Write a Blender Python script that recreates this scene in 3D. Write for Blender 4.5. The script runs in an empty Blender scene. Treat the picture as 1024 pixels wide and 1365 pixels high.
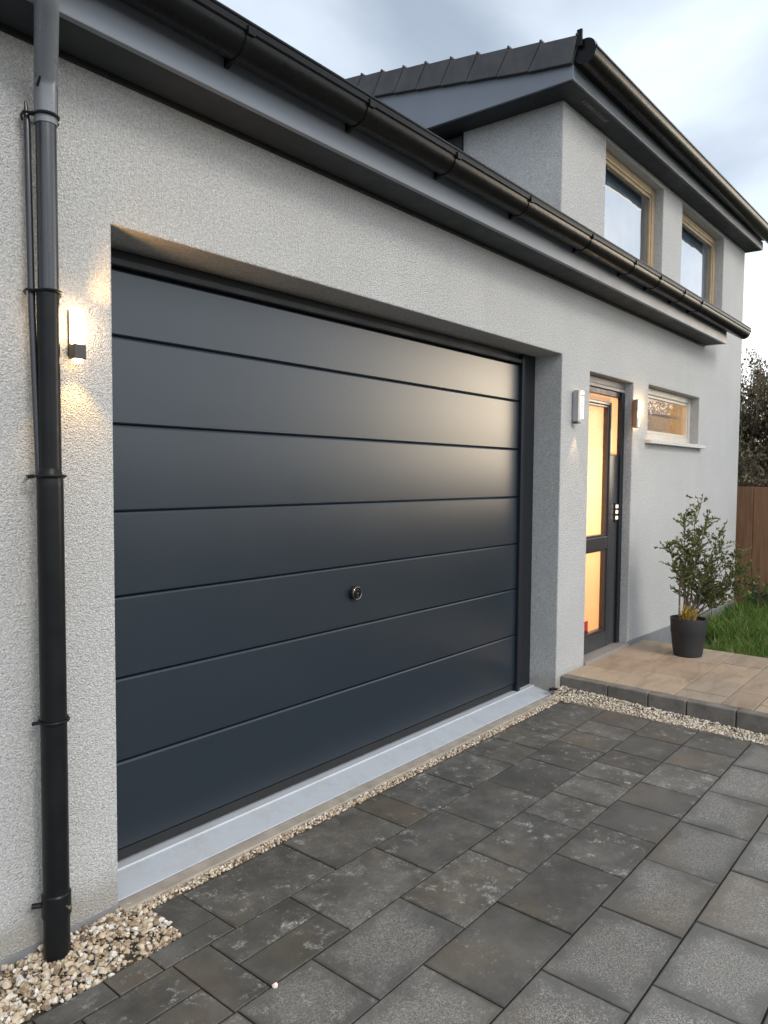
import bpy, bmesh, math, random
import numpy as np
from mathutils import Vector, Matrix
R = math.radians
rng = random.Random(7)
nrng = np.random.RandomState(11)
S = bpy.context.scene
COL = S.collection

# ------------------------------------------------------------------ helpers
class MB:
    """collects shapes and links them as one mesh object"""
    def __init__(self):
        self.v = []; self.f = []; self.mi = []
    def add(self, vs, fs, mi=0):
        o = len(self.v); self.v += [tuple(p) for p in vs]
        self.f += [tuple(i + o for i in q) for q in fs]; self.mi += [mi] * len(fs)
    def box(self, x0, x1, y0, y1, z0, z1, mi=0):
        self.add([(x0,y0,z0),(x1,y0,z0),(x1,y1,z0),(x0,y1,z0),(x0,y0,z1),(x1,y0,z1),(x1,y1,z1),(x0,y1,z1)],
                 [(0,3,2,1),(4,5,6,7),(0,1,5,4),(1,2,6,5),(2,3,7,6),(3,0,4,7)], mi)
    def prism(self, prof, x0, x1, mi=0, caps=True):
        """profile of (y, z) points, anticlockwise seen from +x, swept along x"""
        n = len(prof)
        self.add([(x0, y, z) for y, z in prof] + [(x1, y, z) for y, z in prof],
                 [(i, (i+1) % n, (i+1) % n + n, i + n) for i in range(n)] +
                 ([tuple(range(n))[::-1], tuple(range(n, 2*n))] if caps else []), mi)
    def strip(self, prof, x0, x1, mi=0):
        n = len(prof)
        self.add([(x0, y, z) for y, z in prof] + [(x1, y, z) for y, z in prof],
                 [(i, i+1, i+1+n, i+n) for i in range(n-1)], mi)
    def tube(self, pts, rad, n=10, mi=0, caps=True):
        pts = [Vector(p) for p in pts]
        if not isinstance(rad, (list, tuple)): rad = [rad] * len(pts)
        rings = []
        for i, p in enumerate(pts):
            a = pts[max(i-1, 0)]; b = pts[min(i+1, len(pts)-1)]
            t = (b - a).normalized()
            u = t.orthogonal().normalized() if i == 0 else (u - t * u.dot(t)).normalized()
            w = t.cross(u)
            rings.append([p + (u*math.cos(2*math.pi*k/n) + w*math.sin(2*math.pi*k/n)) * rad[i] for k in range(n)])
        vs = [q for r in rings for q in r]
        fs = [(i*n+k, i*n+(k+1) % n, (i+1)*n+(k+1) % n, (i+1)*n+k) for i in range(len(pts)-1) for k in range(n)]
        if caps: fs += [tuple(range(n))[::-1], tuple(range((len(pts)-1)*n, len(pts)*n))]
        self.add(vs, fs, mi)
    def lathe(self, prof, cx, cy, n=32, mi=0):
        vs = [(cx + r*math.cos(2*math.pi*k/n), cy + r*math.sin(2*math.pi*k/n), z) for r, z in prof for k in range(n)]
        self.add(vs, [(i*n+k, i*n+(k+1) % n, (i+1)*n+(k+1) % n, (i+1)*n+k) for i in range(len(prof)-1) for k in range(n)], mi)
    def build(self, name, mats, parent=None, bevel=0, smooth=False, merge=False, seg=2, angle=40):
        me = bpy.data.meshes.new(name)
        me.from_pydata(self.v, [], self.f)
        if not isinstance(mats, (list, tuple)): mats = [mats]
        for m in mats: me.materials.append(m)
        me.polygons.foreach_set('material_index', self.mi)
        if merge:
            bm = bmesh.new(); bm.from_mesh(me); bmesh.ops.remove_doubles(bm, verts=bm.verts, dist=1e-5)
            bm.to_mesh(me); bm.free()
        if smooth:
            me.polygons.foreach_set('use_smooth', [True]*len(me.polygons))
            try: me.set_sharp_from_angle(angle=R(angle))
            except Exception: pass
        me.update()
        o = bpy.data.objects.new(name, me); COL.objects.link(o)
        if parent: o.parent = parent
        if bevel:
            b = o.modifiers.new('bevel', 'BEVEL'); b.width = bevel; b.segments = seg
            b.limit_method = 'ANGLE'; b.angle_limit = R(35)
        return o

def empty(name, loc=(0,0,0)):
    o = bpy.data.objects.new(name, None); COL.objects.link(o); o.location = loc; o.empty_display_size = .1
    return o
def tag(o, label=None, cat=None, group=None, kind=None):
    if label: o['label'] = label
    if cat: o['category'] = cat
    if group: o['group'] = group
    if kind: o['kind'] = kind
    return o
def attr_faces(o, name, vals):
    a = o.data.attributes.new(name, 'FLOAT', 'FACE'); a.data.foreach_set('value', np.asarray(vals, dtype=np.float32))

# ------------------------------------------------------------------ materials
def new_mat(name):
    m = bpy.data.materials.new(name); m.use_nodes = True
    nt = m.node_tree; b = nt.nodes['Principled BSDF']
    return m, nt, b
def N(nt, t, **kw):
    n = nt.nodes.new(t)
    for k, v in kw.items():
        if k in n.inputs.keys(): n.inputs[k].default_value = v
        else: setattr(n, k, v)
    return n
def L(nt, a, b): nt.links.new(a, b)
def ramp(nt, fac, stops, interp='LINEAR'):
    r = nt.nodes.new('ShaderNodeValToRGB'); r.color_ramp.interpolation = interp
    e = r.color_ramp.elements
    while len(e) < len(stops): e.new(.5)
    for i, (p, c) in enumerate(stops):
        e[i].position = p; e[i].color = tuple(c) + (1,) if len(c) == 3 else c
    L(nt, fac, r.inputs[0]); return r.outputs[0]
def g(v): return (v, v, v)
def mixc(nt, fac, a, b, mode='MIX'):
    n = nt.nodes.new('ShaderNodeMix'); n.data_type = 'RGBA'; n.blend_type = mode
    for sock, val in ((n.inputs[0], fac), (n.inputs[6], a), (n.inputs[7], b)):
        if isinstance(val, (int, float)): sock.default_value = val
        elif isinstance(val, tuple): sock.default_value = val if len(val) == 4 else val + (1,)
        else: L(nt, val, sock)
    return n.outputs[2]
def mth(nt, op, a, b=None, clamp=False):
    n = nt.nodes.new('ShaderNodeMath'); n.operation = op; n.use_clamp = clamp
    for i, v in enumerate((a, b)):
        if v is None: continue
        if isinstance(v, (int, float)): n.inputs[i].default_value = v
        else: L(nt, v, n.inputs[i])
    return n.outputs[0]
def objco(nt): return nt.nodes.new('ShaderNodeTexCoord').outputs['Object']
def noise(nt, co, scale, detail=3, rough=.55, dist=0):
    n = N(nt, 'ShaderNodeTexNoise', Scale=scale, Detail=detail, Roughness=rough, Distortion=dist)
    L(nt, co, n.inputs['Vector']); return n.outputs['Fac']
def bump(nt, b, h, dist, strength=1.0, prev=None):
    n = N(nt, 'ShaderNodeBump', Strength=strength, Distance=dist); L(nt, h, n.inputs['Height'])
    if prev: L(nt, prev, n.inputs['Normal'])
    L(nt, n.outputs[0], b.inputs['Normal']); return n.outputs[0]

def mat_plain(name, col, rough=.5, metal=0, var=.12, scale=8, bump_d=0, bump_s=60, spec=.5, coat=0):
    m, nt, b = new_mat(name); co = objco(nt)
    n = noise(nt, co, scale, 4)
    c = ramp(nt, n, [(.3, tuple(x*(1-var) for x in col)), (.7, tuple(min(1, x*(1+var)) for x in col))])
    L(nt, c, b.inputs['Base Color'])
    r = ramp(nt, noise(nt, co, scale*2.3, 5), [(.3, g(max(.02, rough*.85))), (.7, g(min(1, rough*1.15)))])
    L(nt, r, b.inputs['Roughness']); b.inputs['Metallic'].default_value = metal
    b.inputs['Specular IOR Level'].default_value = spec; b.inputs['Coat Weight'].default_value = coat
    if bump_d: bump(nt, b, noise(nt, co, bump_s, 3), bump_d)
    return m

def mat_stucco(name, col):
    m, nt, b = new_mat(name); co = objco(nt)
    fine = noise(nt, co, 190, 3, .62)
    v = N(nt, 'ShaderNodeTexVoronoi', Scale=150); L(nt, co, v.inputs['Vector'])
    h = mth(nt, 'ADD', mth(nt, 'MULTIPLY', fine, 1.0), mth(nt, 'MULTIPLY', v.outputs['Distance'], -.45))
    big = noise(nt, co, 1.3, 5, .6)
    c1 = ramp(nt, big, [(.3, tuple(x*.93 for x in col)), (.7, tuple(x*1.04 for x in col))])
    spk = ramp(nt, fine, [(.36, g(.72)), (.60, g(1.08))])  # darker in the bump's pits: relief shading put into the colour
    c2 = mixc(nt, 1.0, c1, spk, 'MULTIPLY')
    c2 = mixc(nt, 1.0, c2, ramp(nt, noise(nt, co, 82, 3, .65), [(.36, g(.82)), (.62, g(1.08))]), 'MULTIPLY')
    # faint run-off stains: stretched along z
    mp = N(nt, 'ShaderNodeMapping'); mp.inputs['Scale'].default_value = (5, 5, .35); L(nt, co, mp.inputs['Vector'])
    st = ramp(nt, noise(nt, mp.outputs[0], 1.0, 6, .7), [(.55, g(0)), (.8, g(1))])
    c3 = mixc(nt, mth(nt, 'MULTIPLY', st, .38), c2, (col[0]*.7, col[1]*.69, col[2]*.64))
    # splash-back dirt just above the ground
    sep = nt.nodes.new('ShaderNodeSeparateXYZ'); L(nt, co, sep.inputs[0])
    wob = mth(nt, 'ADD', sep.outputs['Z'], mth(nt, 'MULTIPLY', noise(nt, co, 14, 5, .7), -.16))
    low = ramp(nt, wob, [(0.0, g(1)), (.09, g(0))])
    c4 = mixc(nt, mth(nt, 'MULTIPLY', low, .55), c3, (.30, .27, .22))
    L(nt, c4, b.inputs['Base Color']); b.inputs['Roughness'].default_value = .95
    b.inputs['Specular IOR Level'].default_value = .25
    bump(nt, b, h, .0095, 1.0)
    return m

def mat_slab():
    """concrete paver: smooth dark skin with pale worn speckle; per-face attributes tint and wear, uv 'local' in 0..1"""
    m, nt, b = new_mat('paver concrete'); co = objco(nt)
    tint = N(nt, 'ShaderNodeAttribute', attribute_name='tint').outputs['Fac']
    wear = N(nt, 'ShaderNodeAttribute', attribute_name='wear').outputs['Fac']
    uv = N(nt, 'ShaderNodeUVMap', uv_map='local').outputs[0]
    sp = nt.nodes.new('ShaderNodeSeparateXYZ'); L(nt, uv, sp.inputs[0])
    def edge(s): return mth(nt, 'MINIMUM', s, mth(nt, 'SUBTRACT', 1.0, s))
    ed = mth(nt, 'MINIMUM', edge(sp.outputs[0]), edge(sp.outputs[1]))
    off = N(nt, 'ShaderNodeVectorMath', operation='ADD'); L(nt, co, off.inputs[0])
    cmb = nt.nodes.new('ShaderNodeCombineXYZ'); L(nt, mth(nt, 'MULTIPLY', tint, 37.0), cmb.inputs[2]); L(nt, cmb.outputs[0], off.inputs[1])
    P = off.outputs[0]
    blot = noise(nt, P, 5.0, 7, .62)
    patch = noise(nt, P, 8.5, 8, .72)
    grain = noise(nt, P, 330, 2, .7)
    grain2 = noise(nt, P, 130, 3, .7)
    # centre of the slab worn open: centre mask broken up by noise
    cen = ramp(nt, mth(nt, 'ADD', ed, mth(nt, 'ADD', mth(nt, 'MULTIPLY', mth(nt, 'SUBTRACT', blot, .5), .6), mth(nt, 'MULTIPLY', mth(nt, 'SUBTRACT', grain2, .5), .3))), [(.05, g(0)), (.22, g(1))])
    worn_light = mth(nt, 'MULTIPLY', cen, wear)
    gm = ramp(nt, mth(nt, 'ADD', mth(nt, 'MULTIPLY', grain, .5), mth(nt, 'MULTIPLY', grain2, .5)), [(.45, g(.05)), (.55, g(1))])
    worn_dark = mth(nt, 'MULTIPLY', mth(nt, 'MULTIPLY', ramp(nt, patch, [(.47, g(0)), (.64, g(1))]), gm), mth(nt, 'MULTIPLY', mth(nt, 'SUBTRACT', 1.0, wear), ramp(nt, tint, [(.15, g(.12)), (.95, g(1))])))
    worn = mth(nt, 'MAXIMUM', worn_light, mth(nt, 'MULTIPLY', worn_dark, .8), True)
    dark = ramp(nt, blot, [(.3, (.058, .056, .051)), (.5, (.086, .083, .076)), (.72, (.135, .128, .116))])
    lite = ramp(nt, blot, [(.3, (.115, .112, .105)), (.7, (.165, .160, .149))])
    base = mixc(nt, wear, dark, lite)
    spk = ramp(nt, mth(nt, 'ADD', mth(nt, 'MULTIPLY', grain, .65), mth(nt, 'MULTIPLY', grain2, .35)), [(.42, (.085, .083, .079)), (.5, (.20, .193, .18)), (.575, (.50, .485, .45))])
    c = mixc(nt, mth(nt, 'MULTIPLY', worn, .8), base, spk)
    # efflorescence and lime spots
    ef = ramp(nt, noise(nt, P, 16, 9, .78), [(.55, g(0)), (.64, g(1))])
    ef = mth(nt, 'MULTIPLY', ef, ramp(nt, noise(nt, P, 3.1, 3), [(.42, g(0)), (.53, g(1))]))
    ef = mth(nt, 'MULTIPLY', mth(nt, 'MULTIPLY', ef, mth(nt, 'SUBTRACT', 1.0, mth(nt, 'MULTIPLY', wear, .8))), ramp(nt, grain2, [(.4, g(.1)), (.56, g(1))]))
    c = mixc(nt, mth(nt, 'MULTIPLY', ef, .75), c, (.52, .505, .47))
    # earthy bloom in places
    ru = ramp(nt, noise(nt, P, 2.1, 4, .6), [(.52, g(0)), (.7, g(1))])
    c = mixc(nt, mth(nt, 'MULTIPLY', ru, .5), c, (.16, .125, .085))
    # soil along the edges
    so = mth(nt, 'MULTIPLY', ramp(nt, mth(nt, 'ADD', ed, mth(nt, 'MULTIPLY', mth(nt, 'SUBTRACT', patch, .5), .1)), [(.0, g(1)), (.022, g(0))]), .45)
    c = mixc(nt, so, c, (.030, .027, .021))
    tv = ramp(nt, tint, [(0, g(.84)), (1, g(1.16))])
    c = mixc(nt, 1.0, c, tv, 'MULTIPLY')
    L(nt, c, b.inputs['Base Color'])
    rr = mixc(nt, worn, ramp(nt, blot, [(.3, g(.52)), (.7, g(.7))]), g(.88)); L(nt, rr, b.inputs['Roughness'])
    b.inputs['Specular IOR Level'].default_value = .4
    n1 = bump(nt, b, mth(nt, 'MULTIPLY', grain, mth(nt, 'ADD', worn, .25)), .0016)
    bump(nt, b, patch, .004, .5, n1)
    return m

def mat_sandstone():
    m, nt, b = new_mat('sandstone'); co = objco(nt)
    tint = N(nt, 'ShaderNodeAttribute', attribute_name='tint').outputs['Fac']
    mp = N(nt, 'ShaderNodeMapping'); mp.inputs['Scale'].default_value = (1, 3.2, 1); mp.inputs['Rotation'].default_value = (0, 0, .5); L(nt, co, mp.inputs['Vector'])
    n = noise(nt, mp.outputs[0], 3.2, 6, .65, .7)
    base = ramp(nt, tint, [(0, (.29, .225, .165)), (.5, (.38, .295, .21)), (1, (.27, .23, .19))])
    c = mixc(nt, 1.0, base, ramp(nt, n, [(.28, (.70, .68, .66)), (.5, g(1)), (.75, (1.18, 1.16, 1.12))]), 'MULTIPLY')
    c = mixc(nt, mth(nt, 'MULTIPLY', ramp(nt, noise(nt, co, 60, 4, .7), [(.5, g(0)), (.7, g(1))]), .25), c, (.16, .13, .10))
    L(nt, c, b.inputs['Base Color']); b.inputs['Roughness'].default_value = .78
    bump(nt, b, noise(nt, co, 45, 5, .7), .003, .7)
    return m

def mat_attr(name, stops, attr='tint', rough=.85, noise_scale=25, bump_d=.002, spec=.3, trans=None):
    m, nt, b = new_mat(name); co = objco(nt)
    t = N(nt, 'ShaderNodeAttribute', attribute_name=attr).outputs['Fac']
    c = ramp(nt, t, stops)
    c = mixc(nt, 1.0, c, ramp(nt, noise(nt, co, noise_scale, 4, .65), [(.3, g(.72)), (.7, g(1.2))]), 'MULTIPLY')
    L(nt, c, b.inputs['Base Color']); b.inputs['Roughness'].default_value = rough
    b.inputs['Specular IOR Level'].default_value = spec
    if bump_d: bump(nt, b, noise(nt, co, noise_scale*4, 3), bump_d)
    if trans:
        tr = N(nt, 'ShaderNodeBsdfTranslucent'); L(nt, c, tr.inputs['Color'])
        mx = N(nt, 'ShaderNodeMixShader'); mx.inputs[0].default_value = trans
        L(nt, b.outputs[0], mx.inputs[1]); L(nt, tr.outputs[0], mx.inputs[2])
        L(nt, mx.outputs[0], nt.nodes['Material Output'].inputs[0])
    return m

def mat_glass(name, refl=.12, tint=(1, 1, 1), wav=0):
    """thin window glass: straight-through pane with a mirror share"""
    m, nt, b = new_mat(name)
    tr = N(nt, 'ShaderNodeBsdfTransparent'); tr.inputs[0].default_value = tint + (1,)
    gl = N(nt, 'ShaderNodeBsdfGlossy', Roughness=.015); gl.inputs[0].default_value = (.95, .97, 1, 1)
    fr = N(nt, 'ShaderNodeFresnel', IOR=1.5)
    k = mth(nt, 'ADD', fr.outputs[0], refl, True)
    if wav:
        n = N(nt, 'ShaderNodeBump', Distance=wav); L(nt, noise(nt, objco(nt), 1.5, 2), n.inputs['Height']); L(nt, n.outputs[0], gl.inputs['Normal'])
    mx = N(nt, 'ShaderNodeMixShader'); L(nt, k, mx.inputs[0]); L(nt, tr.outputs[0], mx.inputs[1]); L(nt, gl.outputs[0], mx.inputs[2])
    L(nt, mx.outputs[0], nt.nodes['Material Output'].inputs[0])
    return m
def mat_emit(name, col, st, base=(.8, .8, .8)):
    m, nt, b = new_mat(name)
    b.inputs['Base Color'].default_value = base + (1,)
    b.inputs['Emission Color'].default_value = col + (1,); b.inputs['Emission Strength'].default_value = st
    b.inputs['Roughness'].default_value = .4
    return m

M = {}
M['stucco'] = mat_stucco('render', (.62, .62, .615))
M['plinth'] = mat_plain('plinth render', (.19, .195, .205), .85, var=.15, scale=5, bump_d=.002, bump_s=120)
M['fascia'] = mat_plain('grey cladding', (.175, .196, .228), .38, var=.05, scale=3, bump_d=.0006, bump_s=3)
M['soffit'] = mat_plain('dark soffit board', (.034, .039, .045), .6, var=.06, scale=4, spec=.25)
M['gutter'] = mat_plain('black plastic gutter', (.0075, .0078, .0085), .30, var=.2, scale=14, bump_d=.0008, bump_s=9, spec=.16)
M['pipe'] = mat_plain('black plastic pipe', (.009, .010, .011), .33, var=.25, scale=10, bump_d=.0006, bump_s=6, spec=.2)
M['pipe_grey'] = mat_plain('grey plastic pipe', (.16, .175, .195), .3, var=.1, scale=8)
M['pipe_mid'] = mat_plain('sky sheen pipe', (.020, .023, .027), .26, var=.25, scale=5, spec=.7)  # paler than the black pipe: reflected sky put into its colour
M['tile'] = mat_plain('slate tile', (.050, .050, .053), .55, var=.25, scale=9, bump_d=.002, bump_s=40)
def mat_panel():
    m, nt, b = new_mat('anthracite door paint'); co = objco(nt)
    dust = ramp(nt, noise(nt, co, 2.2, 8, .72), [(.45, g(0)), (.8, g(1))])
    L(nt, mixc(nt, mth(nt, 'MULTIPLY', dust, .22), (.013, .021, .031), (.034, .037, .040)), b.inputs['Base Color'])
    mp = N(nt, 'ShaderNodeMapping'); mp.inputs['Scale'].default_value = (1, 1, 1.6); L(nt, co, mp.inputs['Vector'])
    n = noise(nt, mp.outputs[0], 1.3, 1, .4)
    L(nt, mth(nt, 'ADD', .262, mth(nt, 'MULTIPLY', n, .035)), b.inputs['Roughness']); b.inputs['Specular IOR Level'].default_value = .62
    return m
M['panel'] = mat_panel()
M['black'] = mat_plain('black rubber', (.012, .012, .013), .5, var=.15)
M['doorframe'] = mat_plain('black door frame', (.011, .013, .016), .4, var=.04, spec=.35)
def mat_alu():
    m, nt, b = new_mat('pale aluminium'); co = objco(nt)
    d1 = ramp(nt, noise(nt, co, 7, 8, .75), [(.48, g(0)), (.72, g(1))]); d2 = ramp(nt, noise(nt, co, 120, 4, .7), [(.56, g(0)), (.66, g(1))])
    dirt = mth(nt, 'ADD', mth(nt, 'MULTIPLY', d1, .26), mth(nt, 'MULTIPLY', mth(nt, 'MULTIPLY', d1, d2), .5), True)
    c = mixc(nt, dirt, (.47, .505, .55), (.22, .20, .17)); L(nt, c, b.inputs['Base Color'])
    L(nt, ramp(nt, dirt, [(0, g(.40)), (.6, g(.75))]), b.inputs['Roughness']); b.inputs['Metallic'].default_value = .12
    return m
M['alu'] = mat_alu()
M['concrete'] = mat_plain('beige concrete', (.34, .30, .255), .9, var=.2, scale=11, bump_d=.002, bump_s=90)
M['leaf_frame'] = mat_plain('anthracite frame', (.040, .042, .046), .24, var=.08)
M['cream'] = mat_plain('cream wall paint', (.74, .60, .42), .8, var=.04)
def mat_voile(name, col, tr):
    m, nt, b = new_mat(name); b.inputs['Base Color'].default_value = col + (1,); b.inputs['Roughness'].default_value = .9
    t = N(nt, 'ShaderNodeBsdfTranslucent'); t.inputs[0].default_value = col + (1,)
    mx = N(nt, 'ShaderNodeMixShader'); mx.inputs[0].default_value = tr; L(nt, b.outputs[0], mx.inputs[1]); L(nt, t.outputs[0], mx.inputs[2])
    L(nt, mx.outputs[0], nt.nodes['Material Output'].inputs[0]); return m
M['blind'] = mat_voile('pale blind', (.86, .70, .58), .8)
M['glow_sheet'] = mat_voile('diffusing sheet', (.92, .80, .64), .85)
M['blindbox'] = mat_plain('grey blind box', (.27, .245, .23), .5, var=.06)
M['wood'] = mat_plain('oak frame', (.40, .29, .17), .4, var=.12, scale=12)
M['whiteframe'] = mat_plain('pale window frame', (.50, .455, .39), .4, var=.05)
M['sill'] = mat_plain('stone sill', (.50, .49, .47), .65, var=.12, scale=20)
M['glass'] = mat_glass('window glass', .04)
def mat_frost():
    m, nt, b = new_mat('satin door glass')
    tr = N(nt, 'ShaderNodeBsdfTransparent'); gl = N(nt, 'ShaderNodeBsdfGlossy', Roughness=.28)
    fr = N(nt, 'ShaderNodeFresnel', IOR=1.35); mx = N(nt, 'ShaderNodeMixShader'); L(nt, mth(nt, 'MULTIPLY', fr.outputs[0], .35), mx.inputs[0])
    L(nt, tr.outputs[0], mx.inputs[1]); L(nt, gl.outputs[0], mx.inputs[2]); L(nt, mx.outputs[0], nt.nodes['Material Output'].inputs[0]); return m
M['satin'] = mat_frost()
M['mirror_glass'] = mat_glass('coated window glass', .28, (.86, .92, .97), .003)
M['sky_backing'] = mat_plain('sky tone backing', (.36, .41, .47), .9)  # added backing; its pale blue puts sky reflection into the panes' colour
M['lampglass'] = mat_emit('lit lamp glass', (1.0, .66, .34), 16)
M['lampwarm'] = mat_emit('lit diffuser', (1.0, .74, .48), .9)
M['lampbody'] = mat_plain('dark lamp metal', (.05, .045, .04), .4, var=.1)
M['lampgrey'] = mat_plain('grey lamp metal', (.36, .36, .37), .4, var=.08)
M['lampbrown'] = mat_plain('bronze lamp metal', (.20, .15, .11), .4, var=.15)
M['chrome'] = mat_plain('polished metal', (.85, .78, .62), .15, metal=1, var=.03)
M['red'] = mat_plain('red sticker', (.45, .035, .03), .5)
M['darkred'] = mat_plain('dark sticker', (.06, .02, .02), .5)
M['slab'] = mat_slab()
M['joint'] = mat_plain('joint sand', (.060, .050, .036), .95, var=.4, scale=30, bump_d=.004, bump_s=140)
M['sandstone'] = mat_sandstone()
M['kerb'] = mat_plain('kerb concrete', (.16, .145, .127), .9, var=.3, scale=9, bump_d=.003, bump_s=80)
M['stone'] = mat_attr('gravel stone', [(0, (.11, .085, .065)), (.22, (.36, .27, .185)), (.45, (.50, .40, .28)), (.65, (.58, .49, .37)), (.8, (.66, .61, .53)), (.92, (.74, .72, .68)), (1, (.34, .16, .10))], noise_scale=55, bump_d=.001)
M['stonebed'] = mat_plain('gravel bed', (.24, .20, .15), .95, var=.4, scale=60, bump_d=.008, bump_s=70)
M['soil'] = mat_plain('dark soil', (.05, .032, .022), .95, var=.5, scale=60, bump_d=.01, bump_s=90)
M['ground'] = mat_plain('grassy ground', (.055, .075, .030), .95, var=.35, scale=1.5, bump_d=.02, bump_s=30)
M['grass'] = mat_attr('grass blade', [(0, (.05, .12, .018)), (.5, (.10, .21, .033)), (.85, (.22, .27, .075)), (1, (.34, .29, .13))], rough=.6, noise_scale=2, bump_d=0, trans=.35)
M['leaf'] = mat_attr('shrub leaf', [(0, (.045, .070, .018)), (.5, (.115, .145, .040)), (.8, (.20, .22, .075)), (1, (.38, .33, .13))], rough=.6, noise_scale=6, bump_d=0, spec=.2, trans=.25)
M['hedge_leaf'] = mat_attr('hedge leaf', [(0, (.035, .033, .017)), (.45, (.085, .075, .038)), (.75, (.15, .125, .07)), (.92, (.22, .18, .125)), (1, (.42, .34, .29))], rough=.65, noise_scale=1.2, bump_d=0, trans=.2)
M['lowleaf'] = mat_attr('broad leaf', [(0, (.012, .045, .012)), (.6, (.03, .10, .022)), (1, (.10, .20, .05))], rough=.42, noise_scale=3, bump_d=0, spec=.5, trans=.25)
M['bark'] = mat_plain('bark', (.13, .105, .08), .9, var=.35, scale=40, bump_d=.002, bump_s=90)
M['twig'] = mat_plain('grey twig', (.16, .125, .11), .9, var=.3, scale=10)
M['yellow'] = mat_attr('yellow sprig', [(0, (.28, .18, .02)), (.5, (.55, .38, .04)), (1, (.70, .55, .14))], rough=.6, noise_scale=20, bump_d=0, trans=.3)
M['pot'] = mat_plain('matt black planter', (.022, .023, .026), .55, var=.15, scale=14, bump_d=.0006, bump_s=200)
M['fence'] = None
def mat_fence():
    m, nt, b = new_mat('brown fence board'); co = objco(nt)
    tint = N(nt, 'ShaderNodeAttribute', attribute_name='tint').outputs['Fac']
    mp = N(nt, 'ShaderNodeMapping'); mp.inputs['Scale'].default_value = (30, 30, 1.2); L(nt, co, mp.inputs['Vector'])
    n = noise(nt, mp.outputs[0], 1.6, 5, .6, .8)
    c = mixc(nt, 1.0, ramp(nt, n, [(.3, (.165, .080, .040)), (.7, (.31, .16, .085))]), ramp(nt, tint, [(0, g(.78)), (1, g(1.2))]), 'MULTIPLY')
    L(nt, c, b.inputs['Base Color']); b.inputs['Roughness'].default_value = .75; bump(nt, b, n, .002)
    return m
M['fence'] = mat_fence()

# ------------------------------------------------------------------ camera (solved from the photograph's vanishing points)
cam = bpy.data.cameras.new('camera'); co = bpy.data.objects.new('camera', cam); COL.objects.link(co); S.camera = co
yaw, pit, rol = 0.87460911, 0.05115244, 0.00796391
fw = Vector((math.sin(yaw)*math.cos(pit), math.cos(yaw)*math.cos(pit), -math.sin(pit)))
rt = Vector((math.cos(yaw), -math.sin(yaw), 0)); up = rt.cross(fw)
r2 = rt*math.cos(rol) + up*math.sin(rol); u2 = -rt*math.sin(rol) + up*math.cos(rol)
mw = Matrix((r2, u2, -fw)).transposed().to_4x4(); mw.translation = Vector((0, -2.33, 1.548))
co.matrix_world = mw
cam.sensor_fit = 'VERTICAL'; cam.sensor_height = 24; cam.lens = 977.397/1365*24
cam.clip_start = .05; cam.clip_end = 2000

# ------------------------------------------------------------------ ground, paving, patio
mb = MB()
mb.add([(-400, -400, -.16), (400, -400, -.16), (400, 400, -.16), (-400, 400, -.16)], [(0, 1, 2, 3)])
tag(mb.build('ground', M['ground']), kind='structure')

YR = [-.085, -.397, -.704, -.990, -1.287, -1.578]
while YR[-1] > -7.2: YR.append(YR[-1] - .297)
JX = {0: [1.542, 2.037, 2.480, 2.670, 3.016, 3.407, 3.699, 3.955, 4.198],
      1: [1.292, 1.432, 1.789, 2.266, 2.721, 3.143, 3.551, 3.893, 4.132, 4.359],
      2: [1.602, 2.052, 2.510, 2.962, 3.250, 3.529, 3.750, 3.976, 4.300],
      3: [1.812, 2.261, 2.711, 3.060, 3.361, 3.644, 3.976, 4.299],
      4: [2.033, 2.482, 2.910, 3.344, 3.759, 4.185],
      5: [2.193, 2.613, 3.047, 3.461, 3.900, 4.320]}
XEND = 4.62
mb = MB(); tints = []; wears = []; uvs = []
def slab(x0, x1, y0, y1, wear, tint=None, gap=.0026, h=None, notch=None):
    """one paver with eased arrises; y0 > y1"""
    t = rng.random() if tint is None else tint
    e = .0025; zt = (h if h is not None else rng.uniform(-.0012, .0012))
    a0, a1, b0, b1 = x0+gap, x1-gap, y1+gap, y0-gap
    tx, ty = rng.uniform(-.0012, .0012), rng.uniform(-.0012, .0012)
    def P(x, y, z): return (x, y, z + zt + tx*(x-(a0+a1)/2)/.3 + ty*(y-(b0+b1)/2)/.3)
    v = [P(a0+e, b0+e, 0), P(a1-e, b0+e, 0), P(a1-e, b1-e, 0), P(a0+e, b1-e, 0),
         P(a0, b0, -e*.8), P(a1, b0, -e*.8), P(a1, b1, -e*.8), P(a0, b1, -e*.8),
         P(a0, b0, -.05), P(a1, b0, -.05), P(a1, b1, -.05), P(a0, b1, -.05)]
    fs = [(0,1,2,3),(4,5,1,0),(5,6,2,1),(6,7,3,2),(7,4,0,3),(8,9,5,4),(9,10,6,5),(10,11,7,6),(11,8,4,7)]
    mb.add(v, fs)
    for q in fs:
        tints.append(t); wears.append(wear)
        for i in q: uvs.append(((v[i][0]-a0)/(a1-a0), (v[i][1]-b0)/(b1-b0)))
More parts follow.
